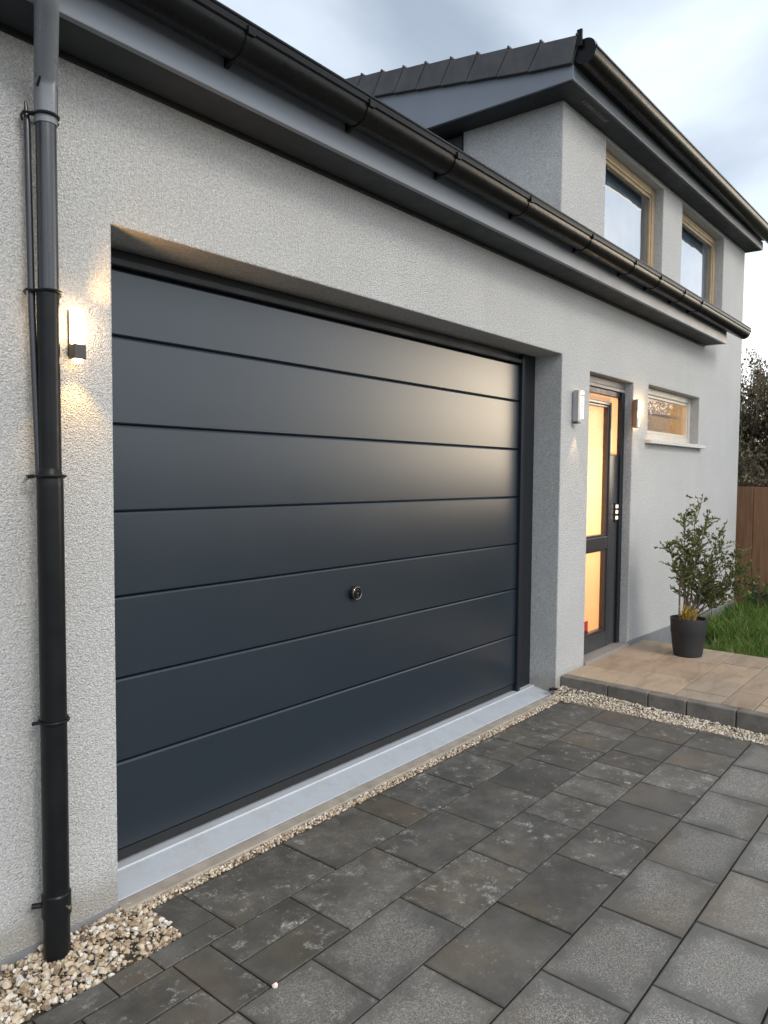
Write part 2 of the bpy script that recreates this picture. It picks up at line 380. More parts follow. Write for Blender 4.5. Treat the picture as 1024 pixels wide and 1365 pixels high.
for r in range(len(YR)-1):
    y0, y1 = YR[r], YR[r+1]
    js = list(JX.get(r, []))
    if not js: js = [2.1 + rng.uniform(0, .4)]
    while js[-1] < XEND - .6: js.append(js[-1] + rng.choice([.45, .45, .3]))
    while js[0] > -5: js.insert(0, js[0] - (.45 if r > 3 else rng.choice([.45, .3, .45])))
    js.append(XEND if r < 6 else XEND + .02)
    for i in range(len(js)-1):
        x0, x1 = js[i], js[i+1]
        wear = 0.0 if r < 4 else rng.uniform(.62, 1)
        if r in (2, 3) and x1 < 2.1: wear = rng.uniform(.25, .6)
        if r == 3: wear = max(wear, rng.choice([0, .1, .15]))
        g_ = .0026
        if r == 0:
            if x1 <= 1.35: continue
            if x0 < 1.45: continue
        if r == 1 and x1 <= 1.30:
            slab(x0, x1, y0, (y0+y1)/2, 0, rng.uniform(0, .3)); slab(x0, x1, (y0+y1)/2, y1, 0, rng.uniform(0, .3)); continue
        if r == 1 and abs(x0-1.432) < .01:
            slab(x0, x1, y0, (y0+y1)/2, 0, rng.uniform(0, .3)); slab(x0, x1, (y0+y1)/2, y1, 0, rng.uniform(0, .3)); continue
        slab(x0, x1, y0 - (.0006 if r >= 4 else 0), y1 + (.0006 if r >= 3 else 0), wear, gap=g_)
# L-shaped cut piece and the short edging pieces beside the gravel bed
slab(1.405, 1.542, -.085, -.295, 0, .35); slab(1.265, 1.542, -.295, -.397, 0, .35)
xs = [1.265, 1.113, .90, .70, .50, .28, .05, -.25, -.55, -.85, -1.2, -1.6, -2, -2.5, -3, -3.5, -4, -4.5, -5]
for a, b in zip(xs[1:], xs[:-1]): slab(a, b, -.295, -.397, 0, rng.uniform(0, .3))
pv = mb.build('paving', M['slab']); tag(pv, kind='structure')
attr_faces(pv, 'tint', tints); attr_faces(pv, 'wear', wears)
ul = pv.data.uv_layers.new(name='local'); ul.data.foreach_set('uv', np.array(uvs, dtype=np.float32).ravel())
mb = MB(); mb.add([(-5.2, -7.6, -.011), (4.625, -7.6, -.011), (4.625, -.07, -.011), (-5.2, -.07, -.011)], [(0,1,2,3)])
tag(mb.build('paving_bed', M['joint']), kind='structure')
# plain asphalt road in front of the drive, behind the camera
mb = MB(); mb.box(-60, 60, -14, -7.7, -.3, -.03)
tag(mb.build('road', mat_plain('asphalt', (.05, .05, .052), .85, var=.2, scale=20, bump_d=.003, bump_s=150)), kind='structure')
# concrete strip in front of the garage threshold
mb = MB(); mb.box(1.342, 4.72, -.036, .028, -.1, .013)
tag(mb.build('concrete_edging', M['concrete'], bevel=.003), kind='structure')

# patio of sandstone slabs behind a kerb
mb = MB(); tints = []
def pslab(x0, x1, y0, y1, t):
    gp = .003; zt = .128 + rng.uniform(-.0015, .0015); n0 = len(mb.f)
    mb.box(x0+gp, x1-gp, y0+gp, y1-gp, .06, zt); tints.extend([t]*6)
PX = [4.835, 5.17, 5.42, 5.92, 6.32]
rows = [(-.345, .0), (-.76, -.345), (-1.05, -.76), (-1.24, -1.05), (-1.66, -1.24), (-2.02, -1.66), (-2.4, -2.02), (-2.8, -2.4)]
cuts = [[5.17, 5.62], [5.30, 5.84], [5.02, 5.40, 5.93], [5.20, 5.80], [4.98, 5.55], [5.3, 5.8], [5.1, 5.7], [5.4, 5.9]]
for (ya, yb), cs in zip(rows, cuts):
    e = [4.835] + cs + [6.32]
    for i in range(len(e)-1): pslab(e[i], e[i+1], ya, yb, rng.random())
pt = mb.build('patio', M['sandstone'], bevel=.004); attr_faces(pt, 'tint', tints); tag(pt, kind='structure')
mb = MB(); mb.box(4.84, 6.31, -2.79, -.001, -.1, .118)
tag(mb.build('patio_base', M['joint']), kind='structure')
mb = MB(); ky = [.0, -.348, -.622, -.868, -1.161, -1.45, -1.74, -2.03, -2.32, -2.61, -2.8]
for a, b in zip(ky[1:], ky[:-1]):
    j = rng.uniform(-.002, .002); mb.box(4.755+j, 4.832, a+.0025, b-.0025, -.1, .129 + rng.uniform(-.002, .002))
tag(mb.build('kerb', M['kerb'], bevel=.008, seg=3), kind='structure')

# ------------------------------------------------------------------ gravel
def ico():
    bm = bmesh.new(); bmesh.ops.create_icosphere(bm, subdivisions=2, radius=1)
    v = np.array([p.co[:] for p in bm.verts]); f = np.array([[q.index for q in fc.verts] for fc in bm.faces]); bm.free(); return v, f
IV, IF = ico()
protos = []
for k in range(16):
    v = IV.copy()
    for _ in range(9):                       # chip flat facets off the ball
        n = nrng.normal(size=3); n /= np.linalg.norm(n); d = nrng.uniform(.45, .8)
        s = v @ n; over = s > d; v[over] -= np.outer(s[over]-d, n)
    v *= nrng.uniform([.8, .65, .5], [1.25, 1.0, .8])
    protos.append(v)
GV, GF, GT = [], [], []
def stones(n, x0, x1, y0, y1, rmin, rmax, zfun, tlo=0, thi=1, yl=None, pw=2.0):
    global GV
    for _ in range(n):
        x = nrng.uniform(x0, x1); y = nrng.uniform(y0, y1)
        r = rmin + (rmax-rmin) * nrng.uniform()**pw
        v = protos[nrng.randint(16)] * r
        a = nrng.uniform(0, 6.28); c, s = math.cos(a), math.sin(a)
        b = nrng.uniform(-.7, .7); cb, sb = math.cos(b), math.sin(b)
        rot = np.array([[c, -s, 0], [s, c, 0], [0, 0, 1]]) @ np.array([[1, 0, 0], [0, cb, -sb], [0, sb, cb]])
        p = v @ rot.T + np.array([x, y, zfun(x, y) + nrng.uniform(-.3, .35)*r])
        GF.append(IF + sum(len(q) for q in GV[-0:]) if False else IF + len(GV)*len(IV)); GV.append(p)
        GT.append(np.full(len(IF), min(1, max(0, nrng.uniform(tlo, thi)))))
stones(8200, -.9, 1.405, -.287, -.006, .003, .0155, lambda x, y: -.004 + .010*math.sin(9*x)*math.sin(17*y), 0, .95)
stones(420, .3, 1.405, -.28, -.01, .010, .019, lambda x, y: .006, .1, .98)
stones(2600, 1.38, 4.66, -.083, -.036, .0035, .0105, lambda x, y: .002, .1, .9)
stones(4200, 4.622, 4.752, -2.4, -.0, .004, .0115, lambda x, y: .004 + max(0, .055 + .03*y)*min(1, max(0, (x-4.62)/.12)), .45, .95)
stones(180, 4.56, 4.752, -.16, .0, .005, .013, lambda x, y: .012, .2, .95)
gv = np.concatenate(GV); gf = np.concatenate(GF)
me = bpy.data.meshes.new('gravel'); me.from_pydata(gv.tolist(), [], gf.tolist()); me.materials.append(M['stone'])
go = bpy.data.objects.new('gravel', me); COL.objects.link(go); attr_faces(go, 'tint', np.concatenate(GT)); tag(go, kind='stuff')
me.polygons.foreach_set('use_smooth', [True]*len(me.polygons)); me.set_sharp_from_angle(angle=R(20))
mb = MB()
mb.add([(-5, -.3, -.02), (1.41, -.3, -.02), (1.41, .02, -.02), (-5, .02, -.02)], [(0,1,2,3)])
mb.add([(1.41, -.09, -.016), (4.63, -.09, -.016), (4.63, -.03, -.016), (1.41, -.03, -.016)], [(0,1,2,3)])
mb.add([(4.615, -2.8, -.006), (4.76, -2.8, -.006), (4.76, -1.5, -.002), (4.615, -1.5, -.006)], [(0,1,2,3)])
mb.add([(4.615, -1.5, -.006), (4.76, -1.5, -.002), (4.76, .01, .045), (4.615, .01, .0)], [(0,1,2,3)])
tag(mb.build('gravel_bed', M['stonebed']), kind='structure')

# ------------------------------------------------------------------ house
house = empty('house')
tag(house, 'grey rendered house with dark garage door, lit front door and black gutters', 'house')
def zt(x): return .0165*(x - 4.4)            # the upper eaves run very slightly uphill
GA = (1.34, 4.69, -.2, 2.385); DO = (5.14, 5.98, -.2, 2.318); SW = (6.32, 7.72, 1.875, 2.340)
U1 = (5.336, 6.560, 3.22, 4.052); U2 = (7.056, 8.395, 3.22, 4.082)
XL, XC, XRt = -4.0, 4.63, 9.22
def wall_front():
    mb = MB(); holes = [GA, DO, SW, U1, U2]; T = .3
    xs = sorted({XL, XC, XRt} | {h[0] for h in holes} | {h[1] for h in holes})
    zs = sorted({-.2, 2.93, 4.215} | {h[2] for h in holes} | {h[3] for h in holes})
    def solid(i, k):
        if not (0 <= i < len(xs)-1 and 0 <= k < len(zs)-1): return False
        cx, cz = (xs[i]+xs[i+1])/2, (zs[k]+zs[k+1])/2
        if cx < XC and cz > 2.93: return False
        return not any(h[0] < cx < h[1] and h[2] < cz < h[3] for h in holes)
    for i in range(len(xs)-1):
        for k in range(len(zs)-1):
            if not solid(i, k): continue
            a, b, c, d = xs[i], xs[i+1], zs[k], zs[k+1]
            mb.add([(a,0,c),(b,0,c),(b,0,d),(a,0,d)], [(0,1,2,3)])
            mb.add([(a,T,c),(b,T,c),(b,T,d),(a,T,d)], [(3,2,1,0)])
            t_ = .80 if (a == XC and d > 2.93) else T
            if not solid(i-1, k): mb.add([(a,0,c),(a,0,d),(a,t_,d),(a,t_,c)], [(0,1,2,3)])
            if not solid(i+1, k): mb.add([(b,0,c),(b,T,c),(b,T,d),(b,0,d)], [(0,1,2,3)])
            if not solid(i, k-1): mb.add([(a,0,c),(a,T,c),(b,T,c),(b,0,c)], [(0,1,2,3)])
            if not solid(i, k+1): mb.add([(a,0,d),(b,0,d),(b,T,d),(a,T,d)], [(0,1,2,3)])
    # gable wall of the upper storey (with the small side window), far walls
    wy = (.80, 1.35, 3.35, 4.05)
    for y0, y1, z0, za, zb_ in ((wy[0], wy[1], -.2, wy[2], wy[2]), (wy[1], 6.0, -.2, 4.13, 4.25)):
        mb.add([(XC,y0,z0),(XC,y0,za),(XC,y1,zb_),(XC,y1,z0)], [(0,1,2,3)])
        mb.add([(XC+.25,y0,z0),(XC+.25,y0,za),(XC+.25,y1,zb_),(XC+.25,y1,z0)], [(3,2,1,0)])
    mb.add([(XRt,T,-.2),(XRt,6,-.2),(XRt,6,4.3),(XRt,T,4.2)], [(0,1,2,3)])
    mb.add([(XL,T,-.2),(XL,T,3.0),(XL,6,3.3),(XL,6,-.2)], [(0,1,2,3)])
    mb.add([(XL,6,-.2),(XL,6,3.3),(XRt,6,3.3),(XRt,6,-.2)], [(0,1,2,3)])
    mb.add([(XC,6,3.3),(XC,6,4.3),(XRt,6,4.3),(XRt,6,3.3)], [(0,1,2,3)])
    return mb.build('wall', M['stucco'], house, merge=True, bevel=.007, seg=2)
wall = wall_front()
# plinth: grey band right of the front door, thin low strip left
mb = MB()
mb.add([(5.985,-.014,-.2),(XRt+.012,-.014,-.2),(XRt+.012,-.014,.090),(5.985,-.014,.168),(5.985,.004,-.2),(XRt+.012,.004,-.2),(XRt+.012,.004,.090),(5.985,.004,.168)],
       [(0,1,2,3),(3,2,6,7),(1,5,6,2),(4,0,3,7)])
mb.build('plinth', M['plinth'], house, bevel=.002)
for bb in ((XL, 1.338, .022), (4.694, 5.138, .045)):
    mb = MB(); mb.box(bb[0], bb[1], -.006, .004, -.2, bb[2]); mb.build('plinth', M['plinth'], house, bevel=.002)

# lower roof: garage roof and the pent roof running on in front of the upper wall
roof = MB()
roof.prism([(-.195, 2.99), (6.0, 3.06), (6.0, 3.42), (-.26, 3.085)], XL, XC-.002)
roof.prism([(-.195, 2.99), (.002, 2.99), (.002, 3.16), (-.26, 3.085)], XC-.002, 7.838)
lroof = roof.build('roof', M['tile'], house)
mb = MB(); mb.prism([(-.204, 2.872), (-.180, 2.872), (-.180, 3.06), (-.204, 3.06)], XL, 7.84); mb.box(7.816, 7.842, -.18, .001, 2.874, 3.06)
mb.build('fascia', M['fascia'], lroof, bevel=.003)
mb = MB(); mb.box(XL, 7.816, -.182, .001, 2.876, 2.888)
mb.build('soffit', M['soffit'], lroof)
mb = MB(); mb.box(XL, 7.80, -.012, .001, 2.858, 2.8755)
mb.build('soffit_trim', M['black'], lroof)

def gutter(name, x0, x1, yc, zc, r, brs, tilt, parent, unions=()):
    mb = MB(); n = 14; t = .004
    z = lambda x: zc + (tilt(x) if tilt else 0)
    def ringpts(rr, x, a0=180, a1=360): return [(x, yc + rr*math.cos(R(a0+(a1-a0)*k/n)), z(x) + rr*1.04*math.sin(R(a0+(a1-a0)*k/n))) for k in range(n+1)]
    def sweep(r0, xa, xb, mi=0):
        A, B = ringpts(r0, xa), ringpts(r0, xb); o = len(A)
        mb.add(A+B, [(k, k+1, k+1+o, k+o) for k in range(n)], mi)
    sweep(r, x0, x1)
    A, B = ringpts(r-t, x0), ringpts(r-t, x1); o = len(A)
    mb.add(A+B, [(k, k+o, k+1+o, k+1) for k in range(n)])
    for sgn in (-1, 1):                                   # rolled front bead and back edge
        yy = yc + sgn*(r-.002)
        mb.tube([(x0, yy, z(x0)+.004), (x1, yy, z(x1)+.004)], .0095 if sgn < 0 else .005, 12)
    if not tilt:                                          # upstand above the bead
        yy = yc - r + .001
        mb.add([(x0,yy-.003,z(x0)),(x1,yy-.003,z(x1)),(x1,yy-.003,z(x1)+.03),(x0,yy-.003,z(x0)+.03),(x0,yy+.003,z(x0)),(x1,yy+.003,z(x1)),(x1,yy+.003,z(x1)+.03),(x0,yy+.003,z(x0)+.03)],
               [(0,1,2,3),(5,4,7,6),(3,2,6,7),(0,3,7,4),(1,5,6,2)])
        mb.tube([(x0, yy, z(x0)+.032), (x1, yy, z(x1)+.032)], .0075, 12)
    for xe in (x0, x1):                                   # stop ends
        pts = ringpts(r, xe) + ringpts(r*.98, xe, 0, 180)[1:-1] if tilt else ringpts(r, xe); k_ = len(pts)
        mb.add(pts, [tuple(range(k_))])
        if tilt: mb.add(ringpts(r, xe, 0, 180) + ringpts(r, xe + (.03 if xe == x0 else -.03), 0, 180), [(k, k+1, k+n+2, k+n+1) for k in range(n)])
    go = mb.build(name, M['gutter'], parent, smooth=True)
    for i, xb in enumerate(brs):
        b = MB(); w = .015
        rr = r + .004
        A = [(xb-w, yc + rr*math.cos(R(178+182*k/n)), z(xb) + rr*1.04*math.sin(R(178+182*k/n))) for k in range(n+1)]
        B = [(p[0]+2*w, p[1], p[2]) for p in A]
        C_ = [(p[0], yc+(p[1]-yc)*.95, z(xb)+(p[2]-z(xb))*.95) for p in A]; D = [(p[0]+2*w, p[1], p[2]) for p in C_]
        o = n+1
        b.add(A+B+C_+D, [(k,k+1,k+1+o,k+o) for k in range(n)] + [(k+2*o,k+1+2*o,k+1,k) for k in range(n)] + [(k+o,k+1+o,k+1+3*o,k+3*o) for k in range(n)])
        b.box(xb-w, xb+w, yc-r-.0135, yc-r+.012, z(xb)-.012, z(xb)+.016)       # front clip
        b.prism([(yc+r*.35, z(xb)-r*.93), (yc+r-.004, z(xb)-r*1.12), (yc+r-.004, z(xb)-.02)], xb-w*.6, xb+w*.6)   # foot on the fascia
        b.build('gutter_bracket', M['gutter'], go, smooth=True, angle=30)
    return go
lg = gutter('gutter', XL, 8.20, -.270, 3.032, .066, [-1.2, -.5, .25, .98, 1.66, 2.28, 2.90, 3.60, 4.39, 5.10, 5.60, 6.15, 6.60], None, house)
tag(lg, 'lower black half round gutter over the garage')

# upper roof
R0, R1 = 4.42, 9.30
def sh(mb):
    mb.v = [(x, y, z + zt(x)) for x, y, z in mb.v]; return mb
mb = MB(); mb.prism([(-.168, 4.060), (.06, 4.063), (6.2, 4.21), (6.2, 5.43), (-.168, 4.148)], R0, R1)
uroof = sh(mb).build('roof', M['fascia'], house, bevel=.003)
tag(uroof, 'low pitched upper roof with dark verge tiles')
mb = MB(); mb.prism([(-.150, 4.0535), (6.0, 4.198), (6.0, 4.202), (-.150, 4.0592)], R0+.022, R1-.02)
sh(mb).build('soffit', M['soffit'], uroof)
mb = MB()
for k in range(9): mb.box(4.70+.045*k, 4.735+.045*k, -.115, -.085, 4.050, 4.0537)      # vent grille in the corner of the soffit
sh(mb).build('soffit_vent', M['kerb'], uroof)
mb = MB(); mb.prism([(-.20, 4.160), (6.25, 5.450), (6.25, 5.52), (-.20, 4.235)], R0+.02, R1)
sh(mb).build('roof_slope', M['tile'], uroof)
ys = [-.205, .047, .287, .533, .753, .977, 1.182, 1.395, 1.599, 1.82, 2.03, 2.25, 2.47, 2.70]
for i in range(len(ys)-1):                               # verge tiles, each lapping over the next one up
    y0, y1 = ys[i], ys[i+1]
    def zz(y): return 4.288 + .2*(y+.212)
    lap = .012
    x0, x1 = R0-.034, R0+.15
    a = .105                                            # tile ends are cut square to the slope
    m_ = MB()
    P = [(y0, zz(y0)+lap), (y1, zz(y1)), (y1+a*.9, zz(y1)-.15), (y0+a*.9, zz(y0)-.145)]
    if i == 0: P[3] = (y0+.04, zz(y0)-.145)
    m_.add([(x0, y, z) for y, z in P] + [(x1, y, z) for y, z in P], [(0,1,2,3),(4,7,6,5),(0,4,5,1),(1,5,6,2),(2,6,7,3),(3,7,4,0)])
    m_.box(x0-.004, x1, y0-.006, y0+.010, zz(y0)+lap-.004, zz(y0)+lap+.012)
    m_.build('verge_tile', M['tile'], uroof, bevel=.004)
mb = MB(); mb.box(R0-.03, R0-.012, -.235, -.20, 4.23, 4.335)
mb.build('verge_end', M['gutter'], uroof, bevel=.004)
ug = gutter('gutter', R0+.0, R1+.25, -.245, 4.205, .074, [], zt, house)
tag(ug, 'upper black half round gutter under the tiled roof')

# windows
def window(hole, ydepth, frame_m, fw_, glass_m, room_m, name, mull=False, frame_top=None):
    x0, x1, z0, z1 = hole
    w = MB(); y0, y1 = ydepth, ydepth+.07
    ft = frame_top or fw_
    for a, b, c, d in ((x0, x0+fw_, z0, z1), (x1-fw_, x1, z0, z1), (x0+fw_, x1-fw_, z0, z0+fw_), (x0+fw_, x1-fw_, z1-ft, z1)): w.box(a, b, y0, y1, c, d)
    s = fw_*.45
    wi = w.build('window', frame_m, house, bevel=.006)
    k = MB()
    for a, b, c, d in ((x0+fw_, x0+fw_+s, z0+fw_, z1-ft), (x1-fw_-s, x1-fw_, z0+fw_, z1-ft), (x0+fw_+s, x1-fw_-s, z0+fw_, z0+fw_+s), (x0+fw_+s, x1-fw_-s, z1-ft-s, z1-ft)): k.box(a, b, y0+.010, y1-.01, c, d)
    k.build('sash', frame_m, wi, bevel=.004)
    yg = y0 + .026; p = MB(); p.add([(x0+fw_+s-.004,yg,z0+fw_+s-.004),(x1-fw_-s+.004,yg,z0+fw_+s-.004),(x1-fw_-s+.004,yg,z1-ft-s+.004),(x0+fw_+s-.004,yg,z1-ft-s+.004)], [(0,1,2,3)])
    p.build('pane', glass_m, wi)
    if room_m:
        q = MB(); q.add([(x0+.02,.17,z0+.02),(x1-.02,.17,z0+.02),(x1-.02,.17,z1-.02),(x0+.02,.17,z1-.02)], [(0,1,2,3)]); q.build('pane_backing', room_m, wi)  # added sheet that pales the glass as reflected sky would
    return wi
w1 = window(U1, .075, M['wood'], .062, M['mirror_glass'], M['sky_backing'], 'w1'); tag(w1, 'wider oak framed upper window reflecting the sky')
w2 = window(U2, .085, M['wood'], .062, M['mirror_glass'], M['sky_backing'], 'w2'); tag(w2, 'right oak framed upper window reflecting the sky')
for hl in (U1, U2):
    pass
# small window right of the front door
w3 = window(SW, .085, M['whiteframe'], .060, M['glass'], None, 'w3'); tag(w3, 'small pale framed window lit from inside')
mb = MB(); mb.add([(6.262,-.055,1.832),(7.79,-.055,1.832),(7.79,-.055,1.862),(6.262,-.055,1.862),(6.262,.084,1.835),(7.79,.084,1.835),(7.79,.084,1.879),(6.262,.084,1.879)],
                  [(0,1,2,3),(3,2,6,7),(1,5,6,2),(4,0,3,7),(0,4,5,1)])
mb.build('sill', M['sill'], w3, bevel=.004)
mb = MB(); mb.add([(6.44,.166,1.94),(7.34,.166,1.94),(7.34,.166,2.30),(6.44,.166,2.30)], [(0,1,2,3)]); mb.box(6.44, 7.60, .155, .163, 2.12, 2.14)
mb.build('net_curtain', mat_voile('grey net', (.42, .41, .40), .35), w3)
# side window under the verge
w = MB()
for y0, y1, z0, z1 in ((.80, .86, 3.35, 4.05), (1.29, 1.35, 3.35, 4.05), (.86, 1.29, 3.35, 3.41), (.86, 1.29, 3.99, 4.05)): w.box(4.605, 4.70, y0, y1, z0, z1)
w4 = w.build('window', M['doorframe'], house, bevel=.004); tag(w4, 'small dark framed window in the upper side wall')
w = MB(); w.add([(4.65,.85,3.40),(4.65,1.30,3.40),(4.65,1.30,4.0),(4.65,.85,4.0)], [(3,2,1,0)]); w.build('pane', M['mirror_glass'], w4)
w = MB(); w.add([(4.86,.80,3.35),(4.86,1.35,3.35),(4.86,1.35,4.05),(4.86,.80,4.05)], [(3,2,1,0)]); w.build('pane_backing', M['sky_backing'], w4)

# rooms behind the lit openings
def room(x0, x1, y0, y1, z0, z1, cut):
    mb = MB()
    mb.add([(x0,y0,z0),(x1,y0,z0),(x1,y1,z0),(x0,y1,z0),(x0,y0,z1),(x1,y0,z1),(x1,y1,z1),(x0,y1,z1)],
           [(0,1,2,3),(7,6,5,4),(5,6,2,1),(6,7,3,2),(7,4,0,3)])
    mb.build('room_wall', M['cream'], house)
room(4.90, 6.28, .302, 1.5, .10, 2.42, DO)
room(6.285, 7.80, .302, 1.4, 1.3, 2.45, SW)
def lamp(name, kind, loc, power, col, size=.05, rot=None, spot=None, blend=.5, parent=None):
    l = bpy.data.lights.new(name, kind); l.energy = power; l.color = col
    if kind in ('POINT', 'SPOT'): l.shadow_soft_size = size
    if kind == 'SPOT': l.spot_size = R(spot); l.spot_blend = blend
    o = bpy.data.objects.new(name, l); COL.objects.link(o); o.location = loc
    if rot: o.rotation_euler = rot
    if parent: o.parent = parent
    return o
WARM = (1.0, .66, .33)
lamp('hall_light', 'POINT', (5.50, .85, 1.45), 27, (1.0, .62, .36), .15)
lamp('room_light', 'POINT', (7.1, .75, 2.25), 12, WARM, .1)

# front door
DY = .080
fd = empty('front_door'); fd.parent = house
tag(fd, 'narrow dark framed glazed front door glowing orange from inside')
mb = MB(); mb.box(5.142, 5.20, DY-.012, DY+.08, .155, 2.235); mb.box(5.915, 5.978, DY-.012, DY+.08, .155, 2.235)
mb.box(5.20, 5.915, DY+.004, DY+.08, 2.190, 2.235)
fr = mb.build('door_frame', M['doorframe'], fd, bevel=.004)
mb = MB(); mb.box(5.142, 5.978, DY-.004, DY+.08, 2.265, 2.314); mb.box(5.142, 5.978, DY-.010, DY+.08, 2.237, 2.262)
mb.build('blind_box', M['blindbox'], fd, bevel=.003)
mb = MB(); P1 = (5.31, 5.735)
mb.box(5.20, P1[0], DY+.006, DY+.07, .16, 2.188); mb.box(P1[1], 5.912, DY+.006, DY+.07, .16, 1.72); mb.box(P1[1], P1[1]+.022, DY+.006, DY+.07, 1.72, 2.14)
mb.box(P1[0], P1[1], DY+.0075, DY+.07, .16, .285); mb.box(P1[0], P1[1], DY+.0075, DY+.07, .962, 1.062); mb.box(P1[0], P1[1], DY+.0075, DY+.07, 2.115, 2.14)
leaf = mb.build('door_leaf', M['leaf_frame'], fd, bevel=.005)
bd = MB()
for z0, z1 in ((.285, .962), (1.062, 2.115)):
    for a, b, c, d in ((P1[0], P1[0]+.018, z0, z1), (P1[1]-.018, P1[1], z0, z1), (P1[0]+.018, P1[1]-.018, z0, z0+.018), (P1[0]+.018, P1[1]-.018, z1-.018, z1)): bd.box(a, b, DY+.018, DY+.06, c, d)
bd.build('glazing_bead', M['leaf_frame'], fd, bevel=.003)
for z0, z1 in ((.30, .947), (1.077, 2.10)):
    p = MB(); p.add([(P1[0]+.014,DY+.04,z0),(P1[1]-.014,DY+.04,z0),(P1[1]-.014,DY+.04,z1),(P1[0]+.014,DY+.04,z1)], [(0,1,2,3)]); p.build('pane', M['satin'], fd)
mb = MB(); mb.add([(5.202,DY+.074,.17),(5.757,DY+.074,.17),(5.757,DY+.074,1.775),(5.202,DY+.074,1.775)], [(0,1,2,3)])
mb.build('diffusing_screen', M['glow_sheet'], fd)  # added sheet that spreads the hall light into an even glow
mb = MB(); mb.add([(5.202,DY+.0745,1.775),(5.757,DY+.0745,1.775),(5.757,DY+.0745,2.13),(5.202,DY+.0745,2.13)], [(0,1,2,3)])
mb.build('roller_blind', M['blind'], fd)
p = MB(); p.add([(P1[0],DY+.02,2.14),(5.912,DY+.02,2.14),(5.912,DY+.02,2.19),(P1[0],DY+.02,2.19)], [(0,1,2,3)]); p.add([(P1[1]+.022,DY+.02,1.72),(5.912,DY+.02,1.72),(5.912,DY+.02,2.14),(P1[1]+.022,DY+.02,2.14)], [(0,1,2,3)])
tp = p.build('transom_pane', M['satin'], fd)
p = MB(); p.add([(P1[0],DY+.023,2.14),(5.914,DY+.023,2.14),(5.914,DY+.023,2.19),(P1[0],DY+.023,2.19)], [(0,1,2,3)]); p.add([(P1[1]+.022,DY+.023,1.72),(5.914,DY+.023,1.72),(5.914,DY+.023,2.14),(P1[1]+.022,DY+.023,2.14)], [(0,1,2,3)])
p.build('diffusing_film', M['glow_sheet'], tp)  # added film that carries the even glow into the narrow panes
h = MB(); h.box(5.845, 5.885, DY-.004, DY+.0065, 1.17, 1.33)
hp = h.build('handle_plate', M['doorframe'], fd, bevel=.002)
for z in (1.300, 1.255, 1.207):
    k = MB(); k.box(5.850, 5.880, DY-.016, DY-.0035, z-.014, z+.014); k.build('bright_square', M['lampwarm'], hp, bevel=.003)  # small bright squares; brightness put in as emission, no lamp behind
mb = MB(); mb.box(5.375, 5.455, DY+.0365, DY+.0375, .330, .405); mb.box(5.375, 5.455, DY+.0365, DY+.0376, .303, .3295, 1)
mb.build('sticker', [M['red'], M['darkred']], fd)
mb = MB(); mb.box(5.142, 5.984, -.016, DY+.08, .06, .154); mb.build('door_sill', M['blindbox'], fd, bevel=.004)

# garage door
gd = empty('garage_door'); gd.parent = house
tag(gd, 'wide anthracite sectional garage door of seven smooth panels')
zb = [.098, .443, .765, 1.078, 1.401, 1.728, 2.055, 2.302]
for i in range(7):
    m_ = MB(); a, b = zb[i]+.0022, zb[i+1]-.0022
    n = 6                                                # the faintest crown across each panel
    prof = [(.26, a), (.2065, a), (.200, a+.005)] + [(.200 - .0010*math.sin(math.pi*k/n), a+.005 + (b-a-.014)*k/n) for k in range(1, n)] + [(.200, b-.009), (.2035, b-.003), (.208, b), (.26, b)]
    m_.prism(prof, 1.30, 4.455)
    m_.build('panel', M['panel'], gd, smooth=True, angle=25)
mb = MB(); mb.box(1.30, 4.455, .245, .27, .06, 2.31); mb.box(1.30, 4.45, .206, .25, .058, .097)
mb.build('rubber_seal', M['black'], gd)
mb = MB()
mb.box(4.458, 4.492, .176, .28, .03, 2.345); mb.box(4.497, 4.515, .186, .28, .03, 2.345); mb.box(4.520, 4.688, .205, .28, .03, 2.384)
mb.box(1.30, 4.456, .186, .234, 2.308, 2.338); mb.box(1.30, 4.518, .236, .29, 2.31, 2.384)
mb.build('door_frame', M['doorframe'], gd, bevel=.004)
mb = MB(); mb.box(1.30, 4.455, .182, .186, 2.312, 2.334); mb.build('header_strip', M['soffit'], gd)
c = MB(); n = 24; cx, cz = 2.785, .938
def cyl(mb, cx, cz, r, ya, yb, n=28):
    mb.tube([(cx, yb, cz), (cx, ya+.003, cz), (cx, ya, cz)], [r, r, r*.9], n)
cyl(c, cx, cz, .036, .172, .201); lk = c.build('lock', M['doorframe'], gd, smooth=True, angle=30)
c = MB(); cyl(c, cx, cz, .0285, .168, .173); c.build('lock_face', M['gutter'], lk, smooth=True, angle=30)
c = MB(); ring = [(cx + .0315*math.cos(2*math.pi*k/32), .170, cz + .0315*math.sin(2*math.pi*k/32)) for k in range(33)]
c.tube(ring, .0007, 5); c.box(cx-.011, cx+.002, .1645, .1685, cz-.003, cz+.003); c.box(cx-.007, cx-.002, .1645, .1685, cz+.014, cz+.021); c.box(cx-.006, cx-.001, .1645, .1685, cz-.019, cz-.012)
c.build('lock_ring', M['chrome'], lk)
mb = MB(); mb.prism([(.30, -.05), (.30, .046), (.21, .046), (.206, .048), (.170, .0465), (.1665, .0405), (.036, .0145), (.030, .012), (.030, -.05)][::-1], 1.342, 4.688)
th = mb.build('threshold', M['alu'], gd, bevel=.002)
mb = MB(); mb.prism([(.0295, .0), (.0285, .0), (.0285, .0115), (.0295, .0115)][::-1], 1.345, 4.688); mb.build('threshold_seal', M['black'], gd)

